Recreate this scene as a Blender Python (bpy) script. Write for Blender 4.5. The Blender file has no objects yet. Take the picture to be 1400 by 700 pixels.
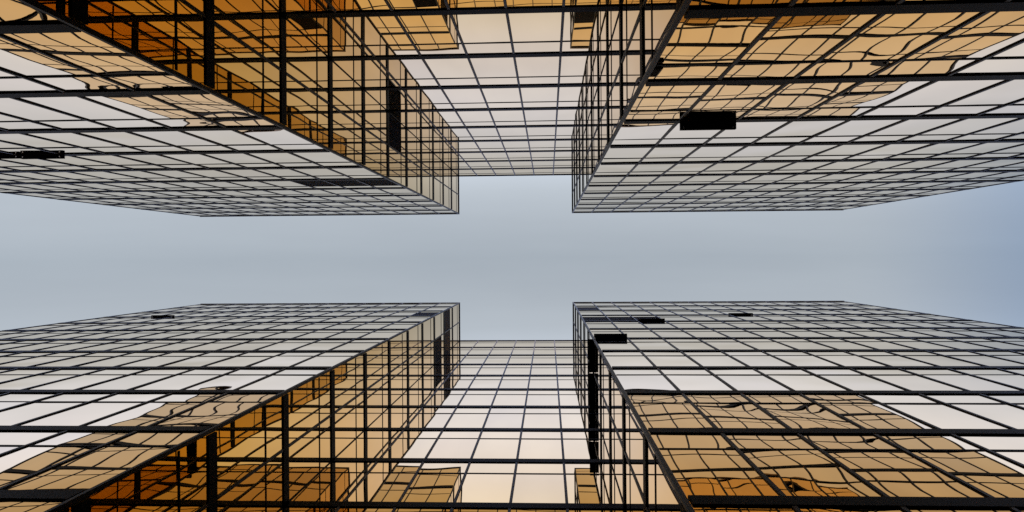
import bpy, math, random
import numpy as np
from mathutils import Matrix, Vector

random.seed(11)
rng = np.random.default_rng(29)
scene = bpy.context.scene
COL = scene.collection

# ------------------------------------------------------------------ sizes (metres)
S = 52.0                       # roof height above the lens
EYE = 1.6
H = S + EYE                    # roof height above the paving
X0, X1, X2, X3 = -0.4712 * S, -0.1189 * S, 0.0329 * S, 0.3844 * S
D_FRONT, D_BACK = 0.0598 * S, 0.1103 * S
FLOOR = 0.07404 * S
TALL = 0.68                    # share of a storey taken by the tall pane
N_FLOORS = 13
Z_BASE = H - N_FLOORS * FLOOR  # top of the stone base
DEPTH = 16.0

# ------------------------------------------------------------------ camera
F_PX, TX, TY, RR = 1027.457, -0.00226, 0.04794, -0.00747
def rot():
    cx, sx, cy, sy, c, s = math.cos(TX), math.sin(TX), math.cos(TY), math.sin(TY), math.cos(RR), math.sin(RR)
    return (Matrix(((cy, 0, sy), (0, 1, 0), (-sy, 0, cy))) @ Matrix(((1, 0, 0), (0, cx, -sx), (0, sx, cx)))
            @ Matrix(((c, -s, 0), (s, c, 0), (0, 0, 1))))
ROT = rot()
cam_data = bpy.data.cameras.new('camera')
cam_data.sensor_width = 36.0
cam_data.lens = 36.0 * F_PX / 1400.0
cam_data.clip_start = 0.05
cam_data.clip_end = 2000
cam = bpy.data.objects.new('camera', cam_data)
COL.objects.link(cam)
rt = ROT.transposed()
right, down, fwd = rt.col[0], rt.col[1], rt.col[2]
m = Matrix.Identity(4)
for i in range(3):
    m[i][0], m[i][1], m[i][2] = right[i], -down[i], -fwd[i]
m[2][3] = EYE
cam.matrix_world = m
scene.camera = cam

def project(p):
    q = ROT @ (Vector(p) - Vector((0, 0, EYE)))
    if q.z < 0.2:
        return None
    return (700 + F_PX * q.x / q.z, 350 + F_PX * q.y / q.z)

def clipped_area(pts):
    """area in the picture of a quad, cut to the frame (used only to pick the 100 largest panes)"""
    pts = [project(p) for p in pts]
    if any(p is None for p in pts):
        return 0.0
    for ax, lim, sg in ((0, 0, 1), (0, 1400, -1), (1, 0, 1), (1, 700, -1)):
        out = []
        for a, b in zip(pts, pts[1:] + pts[:1]):
            da, db = sg * (a[ax] - lim), sg * (b[ax] - lim)
            if da >= 0:
                out.append(a)
            if da * db < 0:
                t = da / (da - db)
                out.append((a[0] + (b[0] - a[0]) * t, a[1] + (b[1] - a[1]) * t))
        pts = out
        if len(pts) < 3:
            return 0.0
    return abs(sum(a[0] * b[1] - b[0] * a[1] for a, b in zip(pts, pts[1:] + pts[:1]))) / 2

# ------------------------------------------------------------------ materials
def new_mat(name):
    mt = bpy.data.materials.new(name)
    mt.use_nodes = True
    nt = mt.node_tree
    return mt, nt, nt.nodes['Principled BSDF']

def noise(nt, scale, detail=3, stretch=None):
    tc = nt.nodes.new('ShaderNodeTexCoord')
    n = nt.nodes.new('ShaderNodeTexNoise')
    n.inputs['Scale'].default_value = scale
    n.inputs['Detail'].default_value = detail
    if stretch:
        mp = nt.nodes.new('ShaderNodeMapping')
        mp.inputs['Scale'].default_value = stretch
        nt.links.new(tc.outputs['Object'], mp.inputs['Vector'])
        nt.links.new(mp.outputs['Vector'], n.inputs['Vector'])
    else:
        nt.links.new(tc.outputs['Object'], n.inputs['Vector'])
    return n

def ramp(nt, src, stops):
    r = nt.nodes.new('ShaderNodeValToRGB')
    e = r.color_ramp.elements
    e[0].position, e[0].color = stops[0][0], stops[0][1]
    e[1].position, e[1].color = stops[-1][0], stops[-1][1]
    for p, c in stops[1:-1]:
        x = e.new(p)
        x.color = c
    nt.links.new(src, r.inputs['Fac'])
    return r

def c4(r, g, b):
    return (r, g, b, 1)

def mat_glass():
    mt, nt, b = new_mat('gold_mirror_glass')
    n = noise(nt, 0.9, 4, (1, 1, 0.25))                # faint rain streaks on the coating
    r = ramp(nt, n.outputs['Fac'], [(0.3, c4(0.615, 0.345, 0.028)), (0.7, c4(0.685, 0.395, 0.05))])
    at = nt.nodes.new('ShaderNodeAttribute')
    at.attribute_name = 'tone'
    at.attribute_type = 'GEOMETRY'
    mx = nt.nodes.new('ShaderNodeMix')
    mx.data_type = 'RGBA'
    mx.blend_type = 'MULTIPLY'
    mx.inputs['Factor'].default_value = 1.0
    nt.links.new(r.outputs['Color'], mx.inputs['A'])
    nt.links.new(at.outputs['Color'], mx.inputs['B'])
    nt.links.new(mx.outputs['Result'], b.inputs['Base Color'])
    b.inputs['Metallic'].default_value = 1.0
    b.inputs['Roughness'].default_value = 0.0
    return mt

def mat_simple(name, lo, hi, rough, scale, metallic=0.0, spec=0.5, stretch=None):
    mt, nt, b = new_mat(name)
    n = noise(nt, scale, 4, stretch)
    r = ramp(nt, n.outputs['Fac'], [(0.3, lo), (0.7, hi)])
    nt.links.new(r.outputs['Color'], b.inputs['Base Color'])
    b.inputs['Roughness'].default_value = rough
    b.inputs['Metallic'].default_value = metallic
    b.inputs['Specular IOR Level'].default_value = spec
    return mt

GLASS = mat_glass()
BRONZE = mat_simple('dark_bronze_anodised', c4(0.0045, 0.0031, 0.0021), c4(0.010, 0.0070, 0.0048), 0.45, 2.2, 0.0, 0.008)
BRONZE_PALE = mat_simple('weathered_bronze_cap', c4(0.024, 0.017, 0.012), c4(0.060, 0.045, 0.033), 0.45, 3.5, 0.0, 0.06, (1, 1, .2))
BRONZE_WORN = mat_simple('worn_bronze_anodised', c4(0.007, 0.0052, 0.004), c4(0.020, 0.0150, 0.011), 0.40, 3.0, 0.0, 0.03, (1, 1, .15))
DARK = mat_simple('unlit_interior', c4(0.006, 0.005, 0.004), c4(0.012, 0.010, 0.008), 0.9, 1.0, 0.0, 0.1)
GASKET = mat_simple('black_rubber', c4(0.004, 0.004, 0.004), c4(0.009, 0.008, 0.007), 0.95, 3.0, 0.0, 0.0)
MATTE_PANEL = mat_simple('matte_brown_panel', c4(0.010, 0.008, 0.006), c4(0.026, 0.020, 0.016), 0.9, 5.0, 0.0, 0.05, (1, 1, 9))
STONE = mat_simple('granite_base', c4(0.16, 0.15, 0.14), c4(0.26, 0.24, 0.22), 0.5, 6.0)
ROOFING = mat_simple('grey_roof_membrane', c4(0.22, 0.22, 0.22), c4(0.3, 0.3, 0.29), 0.85, 1.0)
STEEL = mat_simple('brushed_steel', c4(0.45, 0.45, 0.44), c4(0.58, 0.58, 0.57), 0.3, 8.0, 1.0)

def mat_paving():
    mt, nt, b = new_mat('grey_pavers')
    tc = nt.nodes.new('ShaderNodeTexCoord')
    br = nt.nodes.new('ShaderNodeTexBrick')
    br.inputs['Color1'].default_value = c4(0.20, 0.19, 0.18)
    br.inputs['Color2'].default_value = c4(0.27, 0.26, 0.25)
    br.inputs['Mortar'].default_value = c4(0.08, 0.08, 0.08)
    br.inputs['Scale'].default_value = 1.0
    br.inputs['Mortar Size'].default_value = 0.008
    nt.links.new(tc.outputs['Object'], br.inputs['Vector'])
    nt.links.new(br.outputs['Color'], b.inputs['Base Color'])
    b.inputs['Roughness'].default_value = 0.8
    return mt
PAVING = mat_paving()

# ------------------------------------------------------------------ mesh helpers
class MB:
    def __init__(self):
        self.v, self.f = [], []
    def box(self, o, a, b, c):
        """box from corner o along the vectors a, b, c"""
        o, a, b, c = Vector(o), Vector(a), Vector(b), Vector(c)
        if a.cross(b).dot(c) < 0:
            a, b = b, a
        n = len(self.v)
        self.v += [o, o + a, o + a + b, o + b, o + c, o + a + c, o + a + b + c, o + b + c]
        for q in ((0, 3, 2, 1), (4, 5, 6, 7), (0, 1, 5, 4), (1, 2, 6, 5), (2, 3, 7, 6), (3, 0, 4, 7)):
            self.f.append([n + i for i in q])
    def prism(self, poly, z0, z1):
        n, k = len(self.v), len(poly)
        area = sum(a[0] * b[1] - b[0] * a[1] for a, b in zip(poly, poly[1:] + poly[:1]))
        if area < 0:
            poly = poly[::-1]
        self.v += [Vector((x, y, z0)) for x, y in poly] + [Vector((x, y, z1)) for x, y in poly]
        for i in range(k):
            j = (i + 1) % k
            self.f.append([n + i, n + j, n + k + j, n + k + i])
        self.f.append([n + i for i in range(k)][::-1])
        self.f.append([n + k + i for i in range(k)])
    def build(self, name, mat, parent, origin, bevel=0.0):
        me = bpy.data.meshes.new(name)
        me.from_pydata([tuple(p - origin) for p in self.v], [], self.f)
        me.materials.append(mat)
        me.update()
        o = bpy.data.objects.new(name, me)
        COL.objects.link(o)
        if parent:
            o.parent = parent
        else:
            o.location = origin
        if bevel:
            bv = o.modifiers.new('edge', 'BEVEL')
            bv.width = bevel
            bv.segments = 1
        return o

N = 11
GU, GV = np.meshgrid(np.linspace(0, 1, N), np.linspace(0, 1, N), indexing='ij')
_q = np.arange(N * N).reshape(N, N)
QUADS = np.stack([_q[:-1, :-1], _q[1:, :-1], _q[1:, 1:], _q[:-1, 1:]], -1).reshape(-1, 4)

def bowed_pane(o, a, b, n, amount):
    """grid of vertices over the rectangle o + u a + v b: a real sheet of glass, never quite flat"""
    la, lb = np.linalg.norm(a), np.linalg.norm(b)
    x, y = GU * la, GV * lb
    h = rng.normal(0, 0.0011) * amount * (16 * GU * (1 - GU) * GV * (1 - GV)) ** 0.8
    h = h + rng.normal(0, 0.0017) * amount * (x - la / 2) + rng.normal(0, 0.0017) * amount * (y - lb / 2)
    for wl, am in ((1.9, 0.00062), (1.0, 0.00010)):
        for _ in range(2):
            th, ph = rng.uniform(0, 2 * math.pi), rng.uniform(0, 2 * math.pi)
            h = h + amount * am * rng.normal() * np.sin((np.cos(th) * x + np.sin(th) * y) * 2 * math.pi / wl + ph)
    p = o + GU[..., None] * a + GV[..., None] * b + h[..., None] * n
    return p.reshape(-1, 3)

def pane_object(name, panes, parent, origin, flips):
    vs = np.concatenate(panes) - np.array(origin)
    fs = np.concatenate([(QUADS[:, ::-1] if fl else QUADS) + i * N * N for i, fl in enumerate(flips)])
    me = bpy.data.meshes.new(name)
    me.from_pydata(vs.tolist(), [], fs.tolist())
    me.polygons.foreach_set('use_smooth', [True] * len(fs))
    at = me.attributes.new('tone', 'FLOAT_COLOR', 'POINT')
    tones = []
    for _ in panes:
        t = 1 - abs(rng.normal(0, 0.05))
        tones += [t, t * rng.uniform(0.985, 1.0), t * rng.uniform(0.95, 1.0), 1] * (N * N)
    at.data.foreach_set('color', tones)
    me.materials.append(GLASS)
    me.update()
    o = bpy.data.objects.new(name, me)
    COL.objects.link(o)
    o.parent = parent
    return o

# ------------------------------------------------------------------ one tower
def tower(sy, label, specials):
    """sy = -1 or +1: which side of the alley. specials[(run, column, line)] = 'dark' or 'open'"""
    origin = Vector(((X0 + X3) / 2, sy * (D_FRONT + DEPTH / 2), 0))
    root = bpy.data.objects.new('mirrored_tower', None)
    root.location = origin
    root.empty_display_size = 2
    COL.objects.link(root)
    root['label'] = label
    root['category'] = 'building'
    root['group'] = 'mirrored towers facing each other over the alley'

    w = (X2 - X1) / 6
    wl, wr = (X1 - X0) / 14, (X3 - X2) / 14
    dr = (D_BACK - D_FRONT) / 2
    V = Vector
    runs = {   # name: (start, direction, outward, columns, column width, waviness)
        'front_a': (V((X1, sy * D_FRONT, 0)), V((-1, 0, 0)), V((0, -sy, 0)), 14, wl, 1.0),
        'front_b': (V((X2, sy * D_FRONT, 0)), V((1, 0, 0)), V((0, -sy, 0)), 14, wr, 1.0),
        'side_a': (V((X1, sy * D_FRONT, 0)), V((0, sy, 0)), V((1, 0, 0)), 2, dr, 0.45),
        'side_b': (V((X2, sy * D_FRONT, 0)), V((0, sy, 0)), V((-1, 0, 0)), 2, dr, 0.45),
        'bay': (V((X1, sy * D_BACK, 0)), V((1, 0, 0)), V((0, -sy, 0)), 6, w, 0.5),
    }
    UP = V((0, 0, 1))
    def P(run, s, z, out=0.0):
        o, t, n = runs[run][:3]
        return o + t * s + n * out + UP * z

    # --- shell behind the glass: dark rooms and floor slabs, stone base, roof
    def outline(inset):
        i = inset
        return [(X0 + i, sy * (D_FRONT + i)), (X1 - i, sy * (D_FRONT + i)), (X1 - i, sy * (D_BACK + i)),
                (X2 + i, sy * (D_BACK + i)), (X2 + i, sy * (D_FRONT + i)), (X3 - i, sy * (D_FRONT + i)),
                (X3 - i, sy * (D_FRONT + DEPTH - i)), (X0 + i, sy * (D_FRONT + DEPTH - i))]
    mb = MB(); mb.prism(outline(0.55), Z_BASE + 0.02, H - 0.12); mb.build('interior_wall', DARK, root, origin)
    mb = MB()
    for k in range(1, N_FLOORS + 1):
        z = H - k * FLOOR
        mb.prism(outline(0.10), z - 0.07, z + 0.07)
    mb.build('floor_slab', DARK, root, origin)
    mb = MB(); mb.prism(outline(0.02), 0.004, Z_BASE - 0.1); mb.build('base_wall', STONE, root, origin)
    mb = MB(); mb.prism(outline(0.12), H - 0.10, H + 0.02); mb.build('roof', ROOFING, root, origin)
    # plain bronze cladding on the two ends and the back
    mb = MB()
    y0, y1 = sorted((sy * (D_FRONT + 0.08), sy * (D_FRONT + DEPTH - 0.05)))
    for xa in (X0 + 0.02, X3 - 0.12):
        mb.box((xa, y0, Z_BASE), (0.10, 0, 0), (0, y1 - y0, 0), (0, 0, H - 0.12 - Z_BASE))
    yb = sy * (D_FRONT + DEPTH - 0.04)
    mb.box((X0 + 0.05, yb, Z_BASE), (X3 - X0 - 0.1, 0, 0), (0, sy * 0.1, 0), (0, 0, H - 0.12 - Z_BASE))
    mb.build('cladding', BRONZE, root, origin)

    # --- glass
    cells = []
    for rn, (o, t, n, cols, cw, wav) in runs.items():
        flip = t.cross(UP).dot(n) < 0
        for k in range(1, N_FLOORS + 1):
            z0 = H - k * FLOOR
            for c in range(cols):
                kind = specials.get((rn, c, k))
                for part, za, zb in (('tall', z0, z0 + TALL * FLOOR), ('short', z0 + TALL * FLOOR, z0 + FLOOR)):
                    if part == 'tall' and kind and kind[0] in ('dark', 'both'):
                        continue
                    corners = [P(rn, c * cw, za), P(rn, (c + 1) * cw, za), P(rn, (c + 1) * cw, zb), P(rn, c * cw, zb)]
                    sheet = bowed_pane(np.array(corners[0]), np.array(corners[1] - corners[0]),
                                       np.array(corners[3] - corners[0]), np.array(n), wav)
                    cells.append((clipped_area(corners), sheet, flip))
    cells.sort(key=lambda q: -q[0])
    for a, sheet, fl in cells[:100]:
        pane_object('window', [sheet], root, origin, [fl])
    rest = pane_object('window', [q[1] for q in cells[100:]], root, origin, [q[2] for q in cells[100:]])
    rest['kind'] = 'stuff'

    # --- bars
    for rn, (o, t, n, cols, cw, wav) in runs.items():
        L = cols * cw
        front = rn.startswith('front')
        s0, s1 = 0.07, L - 0.01
        if rn.startswith('side'):
            s1 = L - 0.030
        if rn == 'bay':
            s0, s1 = 0.002, L - 0.002
        for k in range(1, N_FLOORS + 1):
            z = H - k * FLOOR
            ht = 0.36 if front else 0.354
            pr = 0.028
            mb = MB(); mb.box(P(rn, s0, z - ht / 2, -0.08), t * (s1 - s0), n * (pr + 0.08), UP * ht)
            mb.build('transom', BRONZE, root, origin, 0.006)
            z = z + TALL * FLOOR
            ht = 0.07 if front else 0.066
            mb = MB(); mb.box(P(rn, s0, z - ht / 2, -0.06), t * (s1 - s0), n * (0.012 + 0.06), UP * ht)
            mb.build('glazing_bar', BRONZE, root, origin, 0.003)
        for c in range(1, cols + (1 if front else 0)):
            ww, pr = 0.068, 0.022
            s = c * cw
            if front and c == cols:
                s -= ww / 2
            mb = MB(); mb.box(P(rn, s - ww / 2, Z_BASE - 0.05, -0.09), t * ww, n * (pr + 0.09), UP * (H - 0.06 - Z_BASE + 0.05))
            mb.build('mullion', BRONZE_PALE if rn == 'bay' else BRONZE_WORN, root, origin, 0.005)
    # corner posts of the two wings and thin angles in the inner corners of the bay
    for xc, sx in ((X1, -1), (X2, 1)):
        mb = MB()
        a, b = 0.034, 0.045
        yf, yi = sy * (D_FRONT - a), sy * (D_FRONT + b)
        xo, xi = xc - sx * a, xc + sx * b
        mb.box((min(xo, xi), min(yf, yi), Z_BASE - 0.05), (a + b, 0, 0), (0, a + b, 0), (0, 0, H - 0.055 - Z_BASE + 0.05))
        mb.build('corner_post', BRONZE_WORN, root, origin, 0.012)
        mb = MB()
        xs = xc - sx * 0.018
        mb.box((min(xs, xc + sx * 0.05), min(sy * (D_BACK - 0.018), sy * (D_BACK + 0.05)), Z_BASE - 0.05),
               (0.068, 0, 0), (0, 0.068, 0), (0, 0, H - 0.07 - Z_BASE + 0.05))
        mb.build('corner_angle', BRONZE, root, origin)
    # coping along the roof edge
    i, o_ = 0.25, -0.045
    outer, inner = outline(o_), outline(i)
    mb = MB()
    k = len(outer)
    base = 0
    mb.v = [V((x, y, H - 0.05)) for x, y in outer] + [V((x, y, H - 0.05)) for x, y in inner] + \
           [V((x, y, H + 0.09)) for x, y in outer] + [V((x, y, H + 0.09)) for x, y in inner]
    for a in range(k):
        b = (a + 1) % k
        mb.f += [[a, b, k + b, k + a], [2 * k + a, 3 * k + a, 3 * k + b, 2 * k + b], [a, 2 * k + a, 2 * k + b, b], [k + a, k + b, 3 * k + b, 3 * k + a]]
    cop = mb.build('coping', BRONZE_PALE, root, origin)

    # --- panes that are not mirrors any more, and top-hung sashes that stand open
    for (rn, c, kk), kind in specials.items():
        kind, out = kind
        o, t, n, cols, cw, wav = runs[rn]
        z0 = H - kk * FLOOR
        hh = TALL * FLOOR
        if kind in ('dark', 'both'):
            mb = MB(); mb.box(P(rn, c * cw + 0.02, z0 + 0.18, -0.03), t * (cw - 0.04), n * 0.022, UP * (hh - 0.20))
            d = mb.build('dark_panel', MATTE_PANEL, root, origin)  # added matte panel, its dark colour stands in for the unglazed opening
            d['label'] = 'matte dark panel standing in for an unglazed window opening'
        if kind in ('hood', 'both'):
            # a shallow black vent hood on the floor line, open underneath, with slats
            hw, th = cw - 0.05, 0.012
            zb, zt = z0 - 0.05, z0 + 0.06
            a = c * cw + 0.025
            mb = MB()
            mb.box(P(rn, a, zt, 0.028), t * hw, n * (out - 0.028), UP * th)
            mb.box(P(rn, a, zb, out), t * hw, n * th, UP * (zt + th - zb + 0.004))
            for e in (a - 0.001, a + hw - th + 0.001):
                mb.box(P(rn, e, zb + 0.003, 0.028), t * th, n * (out - 0.029), UP * (zt - zb - 0.004))
            hd = mb.build('vent_hood', GASKET, root, origin)
            hd['label'] = 'black vent hood projecting over a pane'
            mb = MB()
            for q in range(int((out - 0.04) / 0.032)):
                o_q = P(rn, a + th + 0.002, zb + 0.01, 0.040 + q * 0.032)
                mb.box(o_q, t * (hw - 2 * th - 0.004), n * 0.030 + UP * 0.02, UP * 0.004)
            mb.build('slats', GASKET, hd, origin)
            mb = MB()
            for e in (a + 0.06, a + hw - 0.09):
                mb.box(P(rn, e, zb - 0.012, out - 0.05), t * 0.03, n * 0.035, UP * 0.011)
            mb.build('clip', STEEL, hd, origin)
    return root

DARK_PANE = ('dark', 0)
top_specials = {('front_b', 1, 9): ('hood', .20), ('front_a', 6, 8): ('hood', .105), ('front_a', 7, 8): ('hood', .085),
                ('front_a', 0, 6): DARK_PANE, ('front_a', 1, 6): DARK_PANE, ('front_a', 2, 6): DARK_PANE, ('side_a', 1, 6): DARK_PANE}
bottom_specials = {('front_b', 0, 2): DARK_PANE, ('front_b', 0, 4): DARK_PANE, ('front_b', 1, 4): DARK_PANE, ('front_b', 2, 4): ('both', .12),
                   ('front_b', 0, 6): ('hood', .17), ('front_b', 6, 3): ('hood', .08), ('side_b', 0, 6): ('hood', .16), ('side_b', 1, 6): ('hood', .16),
                   ('front_a', 11, 3): ('hood', .085), ('front_a', 0, 3): DARK_PANE, ('side_a', 1, 3): DARK_PANE,
                   ('side_a', 0, 2): DARK_PANE, ('side_a', 1, 2): DARK_PANE}
tower(-1, 'gold mirror-glass tower with one large black vent hood alone low on its wing', top_specials)
tower(1, 'gold mirror-glass tower with a row of three black panes beside its recess corner', bottom_specials)

# ------------------------------------------------------------------ ground
mb = MB()
mb.v = [Vector((-600, -600, 0)), Vector((600, -600, 0)), Vector((600, 600, 0)), Vector((-600, 600, 0))]
mb.f = [[0, 1, 2, 3]]
g = mb.build('alley_pavement', PAVING, None, Vector((0, 0, 0)))
g['kind'] = 'structure'

# ------------------------------------------------------------------ sky and sun
SUN_EL, SUN_AZ = math.radians(30), math.radians(180)      # azimuth clockwise from +Y: the sun stands over -Y
world = bpy.data.worlds.new('World')
scene.world = world
world.use_nodes = True
nt = world.node_tree
bg = nt.nodes['Background']
bg.inputs['Strength'].default_value = 0.15
sky = nt.nodes.new('ShaderNodeTexSky')
sky.sky_type = 'NISHITA'
sky.sun_disc = False
sky.sun_elevation = SUN_EL
sky.sun_rotation = SUN_AZ
sky.air_density = 1.0
sky.dust_density = 1.0
tc = nt.nodes.new('ShaderNodeTexCoord')
sep = nt.nodes.new('ShaderNodeSeparateXYZ')
nt.links.new(tc.outputs['Generated'], sep.inputs[0])
# high thin cloud: a grey bank lies overhead along the alley and opens to bright blue haze on both sides of it
def math_node(op, a, b=None, clamp=False):
    n = nt.nodes.new('ShaderNodeMath'); n.operation = op; n.use_clamp = clamp
    for i, v in enumerate((a, b)):
        if v is None:
            continue
        if isinstance(v, (int, float)):
            n.inputs[i].default_value = v
        else:
            nt.links.new(v, n.inputs[i])
    return n.outputs[0]
def mixc(blend, fac, a, b):
    n = nt.nodes.new('ShaderNodeMix'); n.data_type = 'RGBA'; n.blend_type = blend
    for k, v in (('Factor', fac), ('A', a), ('B', b)):
        if isinstance(v, (int, float, tuple)):
            n.inputs[k].default_value = v
        else:
            nt.links.new(v, n.inputs[k])
    return n.outputs['Result']
def smooth(src, a, b):
    n = nt.nodes.new('ShaderNodeMapRange'); n.interpolation_type = 'SMOOTHSTEP'
    n.inputs['From Min'].default_value = a; n.inputs['From Max'].default_value = b
    nt.links.new(src, n.inputs['Value'])
    return n.outputs['Result']
nz = nt.nodes.new('ShaderNodeTexNoise')
nz.inputs['Scale'].default_value = 3.0
nz.inputs['Detail'].default_value = 4
nt.links.new(tc.outputs['Generated'], nz.inputs['Vector'])
wob = math_node('MULTIPLY', math_node('SUBTRACT', nz.outputs['Fac'], 0.5), 0.03)
ay = math_node('ADD', math_node('ABSOLUTE', sep.outputs['Y']), wob, True)
cl = nt.nodes.new('ShaderNodeValToRGB')
K = 0.4
stops = [(0.0, (.388, .424, .438)), (0.05, (.436, .470, .484)), (0.09, (.490, .526, .542)), (0.11, (.55, .59, .62)), (0.13, (.66, .735, .85)),
         (0.17, (.87, 1.02, 1.40)), (0.215, (1.02, 1.23, 1.9)), (0.28, (1.06, 1.28, 2.24)), (0.5, (1.16, 1.38, 2.4))]
els = cl.color_ramp.elements
els[0].position = 0.0; els[0].color = c4(*[K * v for v in stops[0][1]])
els[1].position = 0.5; els[1].color = c4(*[K * v for v in stops[-1][1]])
for p_, col_ in stops[1:-1]:
    e_ = els.new(p_); e_.color = c4(*[K * v for v in col_])
nt.links.new(ay, cl.inputs['Fac'])
g_ = 1 / (K * 0.15 * 4)
cloud = mixc('MULTIPLY', 1.0, cl.outputs['Color'], c4(g_, g_, g_))
bluer = math_node('MULTIPLY', smooth(math_node('ADD', sep.outputs['X'], wob), 0.36, 0.60), math_node('SUBTRACT', 1.0, smooth(ay, 0.07, 0.2)))
cloud = mixc('MULTIPLY', bluer, cloud, c4(.58, .69, .88))
band = nt.nodes.new('ShaderNodeTexNoise')      # soft streaks in the cloud
band.inputs['Scale'].default_value = 1.6
band.inputs['Detail'].default_value = 5
mpb = nt.nodes.new('ShaderNodeMapping')
mpb.inputs['Scale'].default_value = (1.0, 7.0, 1.0)
nt.links.new(tc.outputs['Generated'], mpb.inputs['Vector'])
nt.links.new(mpb.outputs['Vector'], band.inputs['Vector'])
streak = math_node('ADD', math_node('MULTIPLY', band.outputs['Fac'], 0.30), 0.85)
gain = math_node('SUBTRACT', 1.0, math_node('MULTIPLY', sep.outputs['Y'], 0.45))
gain = math_node('MULTIPLY', gain, streak)
cmb = nt.nodes.new('ShaderNodeCombineColor')
for k in range(3):
    nt.links.new(gain, cmb.inputs[k])
cloud = mixc('MULTIPLY', 1.0, cloud, cmb.outputs[0])
final = mixc('MIX', 0.92, sky.outputs['Color'], cloud)
nt.links.new(final, bg.inputs['Color'])

sl = bpy.data.lights.new('sun', 'SUN')
sl.energy = 2.0
sl.angle = math.radians(0.5)
sl.color = (1.0, 0.93, 0.84)
so = bpy.data.objects.new('sun', sl)
COL.objects.link(so)
to_sun = Vector((math.sin(SUN_AZ) * math.cos(SUN_EL), math.cos(SUN_AZ) * math.cos(SUN_EL), math.sin(SUN_EL)))
so.rotation_euler = (-to_sun).to_track_quat('-Z', 'Y').to_euler()
so.location = (0, 0, 120)

# ------------------------------------------------------------------ render settings
vs = scene.view_settings
vs.view_transform = 'Standard'
vs.look = 'None'
vs.exposure = 2.0
vs.gamma = 1.0
vs.use_curve_mapping = False
cy = scene.cycles
cy.max_bounces = 16
cy.glossy_bounces = 16
cy.diffuse_bounces = 3
cy.caustics_reflective = False
cy.caustics_refractive = False
cy.use_denoising = False
